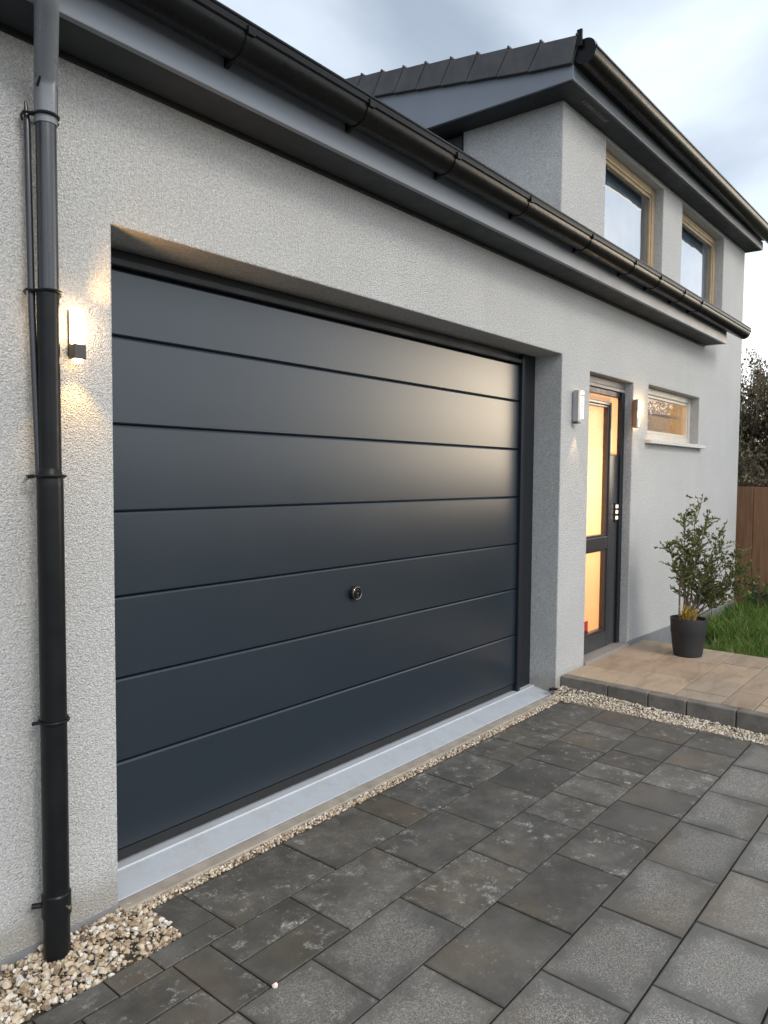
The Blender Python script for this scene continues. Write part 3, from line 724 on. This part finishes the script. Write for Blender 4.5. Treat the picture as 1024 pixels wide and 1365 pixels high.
# downpipe with its thin side conduit
dp = empty('downpipe'); dp.parent = house; PX_, PY_ = 1.083, -.072
mb = MB(); mb.tube([(PX_, PY_, -.03), (PX_, PY_, 1.50), (PX_, PY_, 1.535), (PX_+.004, PY_+.004, 1.55)], [.0400, .0392, .0385, .033], 28)
mb.build('pipe', M['pipe'], dp, smooth=True)
mb = MB(); mb.tube([(PX_+.004, PY_+.004, 1.53), (PX_+.004, PY_+.004, 2.10)], .0325, 24)
mb.build('pipe', M['pipe'], dp, smooth=True)
mb = MB(); mb.tube([(PX_+.006, PY_+.004, 2.09), (PX_+.006, PY_+.004, 2.74)], .0300, 24)
mb.build('pipe', M['pipe_mid'], dp, smooth=True)
mb = MB(); top = (1.005, -.262, 2.975)
mb.tube([(PX_+.006, PY_+.004, 2.60), (PX_+.006, PY_+.004, 2.71), (PX_+.002, PY_-.010, 2.745), (1.030, -.205, 2.86), (1.010, -.250, 2.90), top], [.0325, .0330, .0335, .0335, .0335, .0335], 24)
mb.build('pipe_elbow', M['pipe_grey'], dp, smooth=True)
mb = MB(); mb.tube([(PX_, PY_, .135), (PX_, PY_, .205)], .0445, 28); mb.tube([(PX_, PY_, .205), (PX_, PY_, .21)], [.0445, .041], 28)
sl = mb.build('pipe_collar', M['pipe'], dp, smooth=True)
c = MB(); c.tube([(PX_+.0175, PY_-.040, .165), (PX_+.020, PY_-.046, .165)], .006, 10); c.build('screw', M['chrome'], sl)
mb = MB(); mb.tube([(1.044, -.035, 2.665), (1.047, -.036, 2.60), (1.050, -.040, 2.05), (1.060, -.05, 1.53)], [.004, .0105, .0105, .0105], 12)
mb.build('conduit', M['pipe_mid'], dp, smooth=True)
for z, wide in ((2.625, 1), (2.10, 1), (1.535, 1), (.765, 0)):
    b = MB(); rr = .034 if z > 1.6 else .0445
    cx_ = PX_ + (.006 if z > 1.6 else 0)
    pts = [(cx_ + rr*math.cos(a), PY_ + rr*math.sin(a), z) for a in [2*math.pi*k/28 for k in range(29)]]
    b.tube(pts, .0042, 8)
    if wide: 
        b.tube([(1.03, -.052, z), (1.045, -.058, z), (cx_-rr+.004, PY_-.006, z)], .004, 8); b.tube([(1.03, -.052, z), (1.036, -.02, z), (1.052, .004, z)], .004, 8)
    b.tube([(cx_, PY_+rr-.006, z), (cx_, .01, z)], .006, 8)
    b.tube([(cx_+rr, PY_+.01, z), (cx_+rr+.010, PY_+.022, z-.003)], .006, 8); b.tube([(cx_-rr, PY_+.01, z), (cx_-rr-.014, PY_+.02, z-.003)], .006, 8)
    b.build('pipe_bracket', M['pipe'], dp, smooth=True)
b = MB(); b.tube([(PX_-.035, -.05, .17), (PX_-.062, -.035, .172)], .009, 8); b.build('pipe_bracket', M['pipe'], dp)
b = MB(); b.tube([(PX_-.018, PY_-.024, 2.735), (PX_-.026, PY_-.01, 2.70)], .004, 8); b.tube([(PX_+.034, PY_-.01, 2.72), (PX_+.034, PY_-.01, 2.62)], .003, 8); b.build('wire_clip', M['pipe'], dp)

# ------------------------------------------------------------------ wall lamps
wl = empty('wall_lamp', (1.198, 0, 2.0))
tag(wl, 'lit white glass wall lamp on a dark block, beside the black downpipe', 'wall lamp', 'lamps on the front wall')
def lbox(nm, m, x0, x1, y0, y1, z0, z1, par, bev=.003):
    b = MB(); b.box(x0, x1, y0, y1, z0, z1); return b.build(nm, m, par, bevel=bev)
lbox('back_plate', M['lampbody'], -.016, .016, -.014, .002, -.080, .070, wl)
lbox('glass_shade', M['lampglass'], -.0195, .0195, -.050, -.015, -.040, .074, wl, .007)
lbox('lamp_body', M['lampbody'], -.0205, .0205, -.052, -.0145, -.088, -.041, wl)
b = MB(); b.tube([(0, -.034, -.089), (0, -.034, -.099)], .016, 20); b.build('downlight', M['lampglass'], wl, smooth=True)
lamp('lamp_glow', 'SPOT', (0, -.042, -.106), 3.2, (1, .58, .16), .016, (R(-14), 0, 0), 105, .6, wl)
lamp('lamp_glow', 'SPOT', (.02, -.05, .085), 4.0, (1, .56, .2), .02, (R(180+3), R(50), 0), 84, .9, wl)

wl = empty('wall_lamp', (4.895, 0, 2.04))
tag(wl, 'grey wall lamp with cream lit front, between garage opening and front door', 'wall lamp', 'lamps on the front wall')
lbox('back_plate', M['lampgrey'], -.045, .045, -.012, .002, -.10, .10, wl)
lbox('lamp_body', M['lampgrey'], -.052, -.012, -.052, -.0125, -.108, .112, wl)
lbox('diffuser', M['lampwarm'], -.0115, .048, -.048, -.0125, -.085, .112, wl)
for x, z, w_ in ((.018, .078, .02), (.012, .02, .010), (.02, .0, .013), (.016, -.022, .010)): lbox('diffuser_clip', M['lampbrown'], x-w_, x+w_, -.051, -.0475, z-.006, z+.006, wl, .001)
lbox('end_cap', M['lampbody'], -.05, .0, -.047, -.013, -.122, -.109, wl)
lamp('lamp_glow', 'SPOT', (.02, -.034, -.13), 2.6, (1, .68, .36), .012, (R(-14), R(4), 0), 66, .25, wl)

wl = empty('wall_lamp', (6.005, 0, 2.065))
tag(wl, 'slim bronze wall lamp glowing on one side, between front door and small window', 'wall lamp', 'lamps on the front wall')
lbox('back_plate', M['lampbrown'], -.045, .045, -.010, .002, -.10, .105, wl)
b = MB(); b.box(-.056, -.014, -.045, -.0105, -.118, -.03); b.box(-.050, -.014, -.042, -.0105, -.03, .03); b.box(-.054, -.014, -.045, -.0105, .03, .115)
b.build('lamp_body', M['lampbrown'], wl, bevel=.004)
lbox('diffuser', M['lampglass'], -.0135, .046, -.030, -.0105, -.10, .115, wl)
lamp('lamp_glow', 'SPOT', (.04, -.04, -.13), .9, (1, .8, .58), .012, (R(-14), R(-6), 0), 75, .4, wl)
lamp('lamp_glow', 'POINT', (.13, -.03, .06), 1.2, (1, .60, .18), .02, None, None, .5, wl)

# ------------------------------------------------------------------ planter and its plants
PC = Vector((6.00, -.485, .128))
mb = MB(); mb.lathe([(.0, .0), (.118, .0), (.126, .006), (.140, .10), (.152, .215), (.157, .225), (.160, .30), (.164, .350), (.163, .357), (.152, .357), (.149, .345), (.147, .32), (.0, .32)], 0, 0, 48)
pot = mb.build('planter', M['pot'], None, smooth=True, angle=35); pot.location = PC; pot.scale = (.85, .85, .84)
tag(pot, 'tapered matt black plant pot standing on the tan patio', 'plant pot')
mb = MB(); mb.lathe([(.0, .334), (.07, .337), (.146, .326)], 0, 0, 24); mb.build('soil', M['soil'], pot, smooth=True)

def leafmesh(name, pts, mat, parent, size, thin=.45, tl=(0, 1), up=.3, fold=True):
    """pts: list of (pos, dir); pointed two-facet leaves"""
    V, F, T = [], [], []
    for p, d in pts:
        l = size*rng.uniform(.65, 1.3); w = l*thin*rng.uniform(.7, 1.2)
        a = Vector(d) + Vector((rng.gauss(0, .6), rng.gauss(0, .6), rng.gauss(up, .5))); a.normalize()
        s = a.cross(Vector((rng.gauss(0, 1), rng.gauss(0, 1), rng.gauss(0, 1)))).normalized()
        nn = a.cross(s)
        p = Vector(p); o = len(V)
        V += [p, p + a*l*.5 + s*w*.5 + nn*w*.15, p + a*l, p + a*l*.5 - s*w*.5 + nn*w*.15]
        F += [(o, o+1, o+2), (o, o+2, o+3)]; t = rng.uniform(*tl); T += [t, t]
    me = bpy.data.meshes.new(name); me.from_pydata([tuple(v) for v in V], [], F); me.materials.append(mat)
    o = bpy.data.objects.new(name, me); COL.objects.link(o); o.parent = parent; attr_faces(o, 'tint', T); return o

shr = empty('shrub', PC + Vector((0, 0, .278)))
tag(shr, 'loose leafy green shrub with several thin stems in the black pot', 'shrub')
stems = MB(); lp = []
CR = Vector((math.cos(yaw), -math.sin(yaw), 0)); CD = Vector((math.sin(yaw), math.cos(yaw), 0))   # along and across the view, to lean the stems
# stems: (base offset, tip offset as (right, up, depth), radius)
tips = [(-.155, .58, .05), (-.10, .80, -.06), (-.02, .86, .08), (.07, .99, .0), (.02, .70, -.12), (.15, .82, .05), (.24, .62, -.04), (.30, .50, .06), (.41, .56, .0), (.50, .46, .04), (.44, .22, -.05), (.54, .30, .02),
        (.47, .34, -.03), (.22, .33, .10), (-.14, .45, -.08), (.10, .62, .16), (.33, .25, .05), (.0, .55, .12), (.19, .75, -.12), (.38, .42, -.10)]
for i, (a, u, d) in enumerate(tips):
    b0 = CR*rng.uniform(-.035, .03) + CD*rng.uniform(-.03, .03)
    tip = CR*a + CD*d + Vector((0, 0, u))
    mid = b0.lerp(tip, .45) + Vector((0, 0, .10*u)) - CR*a*.16
    pts = []
    for k in range(9):
        t = k/8; p = b0*(1-t)**2 + mid*2*t*(1-t) + tip*t*t
        pts.append(p + Vector((rng.gauss(0, .006), rng.gauss(0, .006), 0))*(1 if 0 < k else 0))
    stems.tube(pts, [.0065*(1-.8*k/8) for k in range(9)], 6)
    for k in range(32):
        t = rng.uniform(.34, 1.0); f = t*8; j = min(int(f), 7); p = pts[j].lerp(pts[j+1], f-j)
        tw = (CR*rng.gauss(0, 1) + CD*rng.gauss(0, 1) + Vector((0, 0, rng.uniform(.1, 1.5)))).normalized()
        ln = rng.uniform(.05, .15)*(1.2-.45*t)
        e = p + tw*ln
        stems.tube([p, p.lerp(e, .5) + Vector((0, 0, -.004)), e], [.0018, .0013, .0007], 4, caps=False)
        for q in range(15): lp.append((p.lerp(e, rng.uniform(.15, 1)), tw))
    for k in range(16): lp.append((pts[8].lerp(pts[7], rng.random()), (tip-mid).normalized()))
stems.build('stem', M['bark'], shr)
leafmesh('foliage', lp, M['leaf'], shr, .0235, .5)
b = MB(); b.tube([(0, 0, -.01), (0, 0, .36)], .007, 8)
st = b.build('plant_stake', M['twig'], None); st.location = PC + CR*-.075 + Vector((0, 0, .278)); st.rotation_euler = (0, R(-2), 0)
tag(st, 'thin pale wooden stake pushed into the soil of the plant pot', 'stake')
yh = empty('heather', PC + CR*-.03 - CD*.07 + Vector((0, 0, .283))); tag(yh, 'small clump of golden yellow heather at the foot of the shrub', 'heather')
b = MB(); yl = []
for k in range(46):
    a = rng.uniform(0, 6.28); r_ = rng.uniform(.0, .065); p = Vector((r_*math.cos(a), r_*math.sin(a), 0)); q = p*1.35 + Vector((rng.gauss(0, .01), rng.gauss(0, .01), rng.uniform(.06, .125)))
    b.tube([p, q], [.0018, .001], 4)
    for j in range(22): yl.append((p.lerp(q, rng.uniform(.15, 1.0)), (q-p).normalized()))
b.build('stem', M['twig'], yh); leafmesh('foliage', yl, M['yellow'], yh, .017, .42)

# ------------------------------------------------------------------ garden: grass, low plants, fence, bushes
def grass():
    V, F, T = [], [], []
    def put(n, x0, x1, y0, y1, hmin, hmax):
        for _ in range(n):
            x = rng.uniform(x0, x1); y = rng.uniform(y0, y1)
            if 6.30 > x or (y > -.45 and x < 7.4): continue
            z = -.06 if x < 9.4 else -.1
            h = rng.uniform(hmin, hmax); w = rng.uniform(.003, .006); a = rng.uniform(0, 6.28)
            dx, dy = math.cos(a), math.sin(a); bnd = rng.uniform(.15, .8)*h; a2 = rng.uniform(0, 6.28); bx, by = bnd*math.cos(a2), bnd*math.sin(a2)
            o = len(V)
            V.extend([(x-dx*w, y-dy*w, z), (x+dx*w, y+dy*w, z), (x+dx*w*.8+bx*.35, y+dy*w*.8+by*.35, z+h*.6), (x-dx*w*.8+bx*.35, y-dy*w*.8+by*.35, z+h*.6), (x+bx, y+by, z+h*.97)])
            F.extend([(o, o+1, o+2, o+3), (o+3, o+2, o+4)]); t = rng.random(); T.extend([t, t])
    put(9000, 6.33, 7.9, -1.7, -.02, .10, .24); put(8000, 7.4, 9.5, -2.2, -.02, .10, .26); put(5000, 6.35, 9.5, -6, -1.7, .08, .2)
    me = bpy.data.meshes.new('grass'); me.from_pydata(V, [], F); me.materials.append(M['grass'])
    o = bpy.data.objects.new('grass', me); COL.objects.link(o); attr_faces(o, 'tint', T); tag(o, kind='stuff')
grass()
mb = MB(); mb.add([(6.325,-8,-.065),(9.7,-8,-.065),(9.7,.0,-.065),(6.325,.0,-.065)], [(0,1,2,3)])
tag(mb.build('lawn', M['ground']), kind='structure')

def low_plant(loc, n, rad, h, label):
    e = empty('low_plant', loc); tag(e, label, 'plant', 'leafy plants along the fence')
    b = MB(); pts = []
    for k in range(n):
        a = rng.uniform(0, 6.28); r_ = rad*math.sqrt(rng.random()); p = Vector((r_*.2*math.cos(a), r_*.2*math.sin(a), 0))
        q = Vector((r_*math.cos(a), r_*math.sin(a), h*rng.uniform(.45, 1.0)))
        m_ = p.lerp(q, .5) + Vector((0, 0, .1*h)); b.tube([p, m_, q], [.004, .003, .0015], 5)
        for j in range(9): pts.append((m_.lerp(q, rng.uniform(-.5, 1)) if rng.random() > .2 else p.lerp(m_, rng.uniform(.4, 1)), (q-p).normalized()*.6 + Vector((math.cos(a), math.sin(a), -.1))*.6))
    b.build('stem', M['bark'], e); leafmesh('foliage', pts, M['lowleaf'], e, .075, .36, up=.0)
low_plant((9.28, -.30, -.08), 34, .26, .50, 'dark leafy plant at the house corner, left of the other fence plant')
low_plant((9.20, -.72, -.08), 40, .32, .40, 'broad leafed plant against the brown fence, nearer the picture edge')
low_plant((9.22, -1.35, -.08), 40, .34, .42, 'broad leafed plant against the fence, beyond the picture edge')

fe = empty('fence', (9.62, .6, -.16)); tag(fe, 'brown vertical board fence behind the potted shrub', 'fence')
yb = 0.0; ws = []
while yb > -9:
    w_ = rng.uniform(.215, .235); ws.append((yb, w_)); yb -= w_ + .006
mb = MB(); tt = []
for y_, w_ in ws:
    dz = rng.uniform(-.006, .006); mb.box(-.011, .011, y_-w_, y_, .03, 1.60+dz); tt += [rng.random()]*6
bo = mb.build('board_panel', M['fence'], fe, bevel=.003); attr_faces(bo, 'tint', tt)
mb = MB()
for z in (.3, 1.3): mb.box(.0115, .06, -9, 0, z, z+.07)
r_ = mb.build('rail', M['fence'], fe); attr_faces(r_, 'tint', [.4]*12)
for y_ in (-.05, -2.4, -4.7, -7.0, -8.9):
    mb = MB(); mb.box(.061, .15, y_-.09, y_, 0, 1.62); p_ = mb.build('post', M['fence'], fe); attr_faces(p_, 'tint', [.3]*6)

def big_bush(loc, rx, ry, h, n_l, label, twigs, seed):
    e = empty('bush', loc); tag(e, label, 'bush', 'bushes beyond the fence')
    rr = random.Random(seed); b = MB(); pts = []
    cl = []
    for k in range(26):                                   # main stems fan out from the ground
        a = rr.uniform(0, 6.28); r_ = math.sqrt(rr.random()); hh = h*rr.uniform(.55, 1.0)*(1-.25*r_)
        q = Vector((rx*r_*math.cos(a), ry*r_*math.sin(a), hh)); p = Vector((q.x*.2, q.y*.2, 0)); m_ = p.lerp(q, .5) + Vector((0, 0, .12*h))
        b.tube([p, p.lerp(m_, .5), m_, m_.lerp(q, .5), q], [.035, .028, .02, .012, .005], 5)
        for j in range(30):
            t = rr.uniform(.12, 1); s = p.lerp(m_, t*2) if t < .5 else m_.lerp(q, t*2-1)
            d = Vector((rr.gauss(0, 1), rr.gauss(0, 1), rr.gauss(.35, .7))).normalized(); ln = rr.uniform(.15, .5)
            b.tube([s, s + d*ln*.5 + Vector((0, 0, .02)), s + d*ln], [.006, .004, .0015], 4, caps=False); cl.append((s, d, ln))
    for k in range(twigs):                               # bare whips standing out of the top
        a = rr.uniform(0, 6.28); r_ = math.sqrt(rr.random())*.95; p = Vector((rx*r_*math.cos(a), ry*r_*math.sin(a), h*rr.uniform(.7, .9)*(1-.2*r_)))
        ln = rr.uniform(.25, .75); d = Vector((rr.gauss(0, .22), rr.gauss(0, .22), 1)).normalized()
        b.tube([p, p + d*ln*.5, p + d*ln + Vector((rr.gauss(0, .05), rr.gauss(0, .05), 0))], [.006, .004, .0015], 4, caps=False); cl.append((p, d, ln*.7))
    b.build('branch', M['twig'], e)
    lo, hi = [], []
    for k in range(n_l):
        s, d, ln = rr.choice(cl); p = s + d*ln*rr.uniform(.0, 1.1) + Vector((rr.gauss(0, .05), rr.gauss(0, .05), rr.gauss(0, .05)))
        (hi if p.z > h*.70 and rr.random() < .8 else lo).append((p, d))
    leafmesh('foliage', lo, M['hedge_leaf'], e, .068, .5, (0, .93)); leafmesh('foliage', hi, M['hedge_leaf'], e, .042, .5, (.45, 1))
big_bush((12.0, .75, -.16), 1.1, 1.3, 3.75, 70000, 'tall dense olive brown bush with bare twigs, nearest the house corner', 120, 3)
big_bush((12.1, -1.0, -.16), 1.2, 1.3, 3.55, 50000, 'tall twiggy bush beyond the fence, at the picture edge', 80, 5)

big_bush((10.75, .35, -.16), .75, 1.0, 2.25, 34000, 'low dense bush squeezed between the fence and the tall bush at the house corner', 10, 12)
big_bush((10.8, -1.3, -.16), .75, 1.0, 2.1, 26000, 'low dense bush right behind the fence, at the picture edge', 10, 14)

# ------------------------------------------------------------------ loose bits on the ground
b = MB(); b.tube([(0, 0, 0), (.03, .006, .004), (.068, .004, .002)], [.010, .011, .009], 10)
o = b.build('pipe_scrap', M['pipe'], None, smooth=True); o.location = (4.615, .008, .060); o.rotation_euler = (0, R(8), R(-22))
tag(o, 'short scrap of black plastic tube lying at the foot of the pier', 'scrap')
b = MB(); b.tube([(0, 0, 0), (.05, .02, .012), (.10, .022, .010), (.15, .05, .02)], [.004, .0045, .003, .0015], 6); b.tube([(.05, .02, .012), (.08, .05, .03)], [.003, .001], 5); b.tube([(.02, .006, .004), (.0, .04, .018)], [.003, .001], 5)
o = b.build('twig', M['bark'], None); o.location = (4.66, -.10, .055); o.rotation_euler = (0, 0, R(-30))
tag(o, 'dry brown twig lying on the white gravel by the kerb', 'twig')
bm_v = protos[3]*.011
me = bpy.data.meshes.new('stone_chip'); me.from_pydata(bm_v.tolist(), [], IF.tolist()); me.materials.append(mat_plain('pale chip', (.75, .62, .56), .7, var=.2, scale=120))
o = bpy.data.objects.new('stone_chip', me); COL.objects.link(o); o.location = (1.435, -.716, .006)
tag(o, 'single pinkish white stone chip lying on the dark paving', 'stone')

# ------------------------------------------------------------------ sky and sun
SAZ = math.atan2(-.10, -.99); SEL = R(40)
sun = bpy.data.lights.new('sun', 'SUN'); sun.energy = 1.35; sun.angle = R(22); sun.color = (1.0, .91, .79)
so = bpy.data.objects.new('sun', sun); COL.objects.link(so)
sd = Vector((math.sin(SAZ)*math.cos(SEL), math.cos(SAZ)*math.cos(SEL), math.sin(SEL)))
so.rotation_euler = (-sd).to_track_quat('-Z', 'Y').to_euler()
W = bpy.data.worlds.new('World'); S.world = W; W.use_nodes = True
nt = W.node_tree; nt.nodes.clear()
out = nt.nodes.new('ShaderNodeOutputWorld')
sky = nt.nodes.new('ShaderNodeTexSky'); sky.sky_type = 'NISHITA'; sky.sun_disc = False; sky.sun_elevation = SEL; sky.sun_rotation = SAZ
bg1 = nt.nodes.new('ShaderNodeBackground'); bg1.inputs[1].default_value = .10; L(nt, sky.outputs[0], bg1.inputs[0])
tc = nt.nodes.new('ShaderNodeTexCoord'); d = tc.outputs['Generated']
mp = N(nt, 'ShaderNodeMapping'); mp.inputs['Scale'].default_value = (1, 1, 2.0); L(nt, d, mp.inputs['Vector'])
n1 = noise(nt, mp.outputs[0], 2.3, 6, .5, .5); n2 = noise(nt, mp.outputs[0], 1.1, 3, .5, .2)
dens = mth(nt, 'ADD', mth(nt, 'MULTIPLY', n1, .55), mth(nt, 'MULTIPLY', n2, .45))
cl = ramp(nt, dens, [(.36, (.46, .53, .61)), (.45, (.60, .68, .78)), (.53, (.76, .85, .95)), (.62, (1.04, 1.06, 1.08))])
dp_ = N(nt, 'ShaderNodeVectorMath', operation='DOT_PRODUCT'); L(nt, d, dp_.inputs[0]); dp_.inputs[1].default_value = Vector((.872, -.485, .09)).normalized()
gl = mth(nt, 'POWER', mth(nt, 'MAXIMUM', dp_.outputs['Value'], 0.0), 170.0)
sx = nt.nodes.new('ShaderNodeSeparateXYZ'); L(nt, d, sx.inputs[0])
hz = ramp(nt, sx.outputs['Z'], [(0.0, g(1)), (.28, g(0))])
east = mth(nt, 'POWER', mth(nt, 'MAXIMUM', mth(nt, 'MULTIPLY', sx.outputs['X'], 1.0), 0.0), 2.0)
warm = mth(nt, 'ADD', mth(nt, 'MULTIPLY', gl, 11.0), mth(nt, 'MULTIPLY', mth(nt, 'MULTIPLY', hz, east), .5))
front = mth(nt, 'ADD', 1.0, mth(nt, 'MULTIPLY', ramp(nt, mth(nt, 'MULTIPLY', sx.outputs['Y'], -1.0), [(.05, g(0)), (.75, g(1))]), .5))
zen = ramp(nt, sx.outputs['Z'], [(.25, g(1)), (.9, g(.72))])
front = mth(nt, 'MULTIPLY', front, zen)
clf = N(nt, 'ShaderNodeVectorMath', operation='SCALE'); L(nt, cl, clf.inputs[0]); L(nt, front, clf.inputs['Scale'])
wv = N(nt, 'ShaderNodeVectorMath', operation='SCALE'); wv.inputs[0].default_value = (1.25, 1.0, .68); L(nt, warm, wv.inputs['Scale'])
wa = N(nt, 'ShaderNodeVectorMath', operation='ADD'); L(nt, clf.outputs[0], wa.inputs[0]); L(nt, wv.outputs[0], wa.inputs[1]); wc = wa.outputs[0]
bg2 = nt.nodes.new('ShaderNodeBackground'); bg2.inputs[1].default_value = 1.0; L(nt, wc, bg2.inputs[0])
cover = ramp(nt, dens, [(.30, g(.55)), (.45, g(.9))])
mx = nt.nodes.new('ShaderNodeMixShader'); L(nt, cover, mx.inputs[0]); L(nt, bg1.outputs[0], mx.inputs[1]); L(nt, bg2.outputs[0], mx.inputs[2])
L(nt, mx.outputs[0], out.inputs[0])

S.view_settings.view_transform = 'Standard'; S.view_settings.look = 'None'; S.view_settings.gamma = 1; S.view_settings.exposure = .5
S.view_settings.use_curve_mapping = False
S.cycles.use_denoising = True
S.cycles.max_bounces = 8; S.cycles.transparent_max_bounces = 12
S.cycles.sample_clamp_indirect = 6
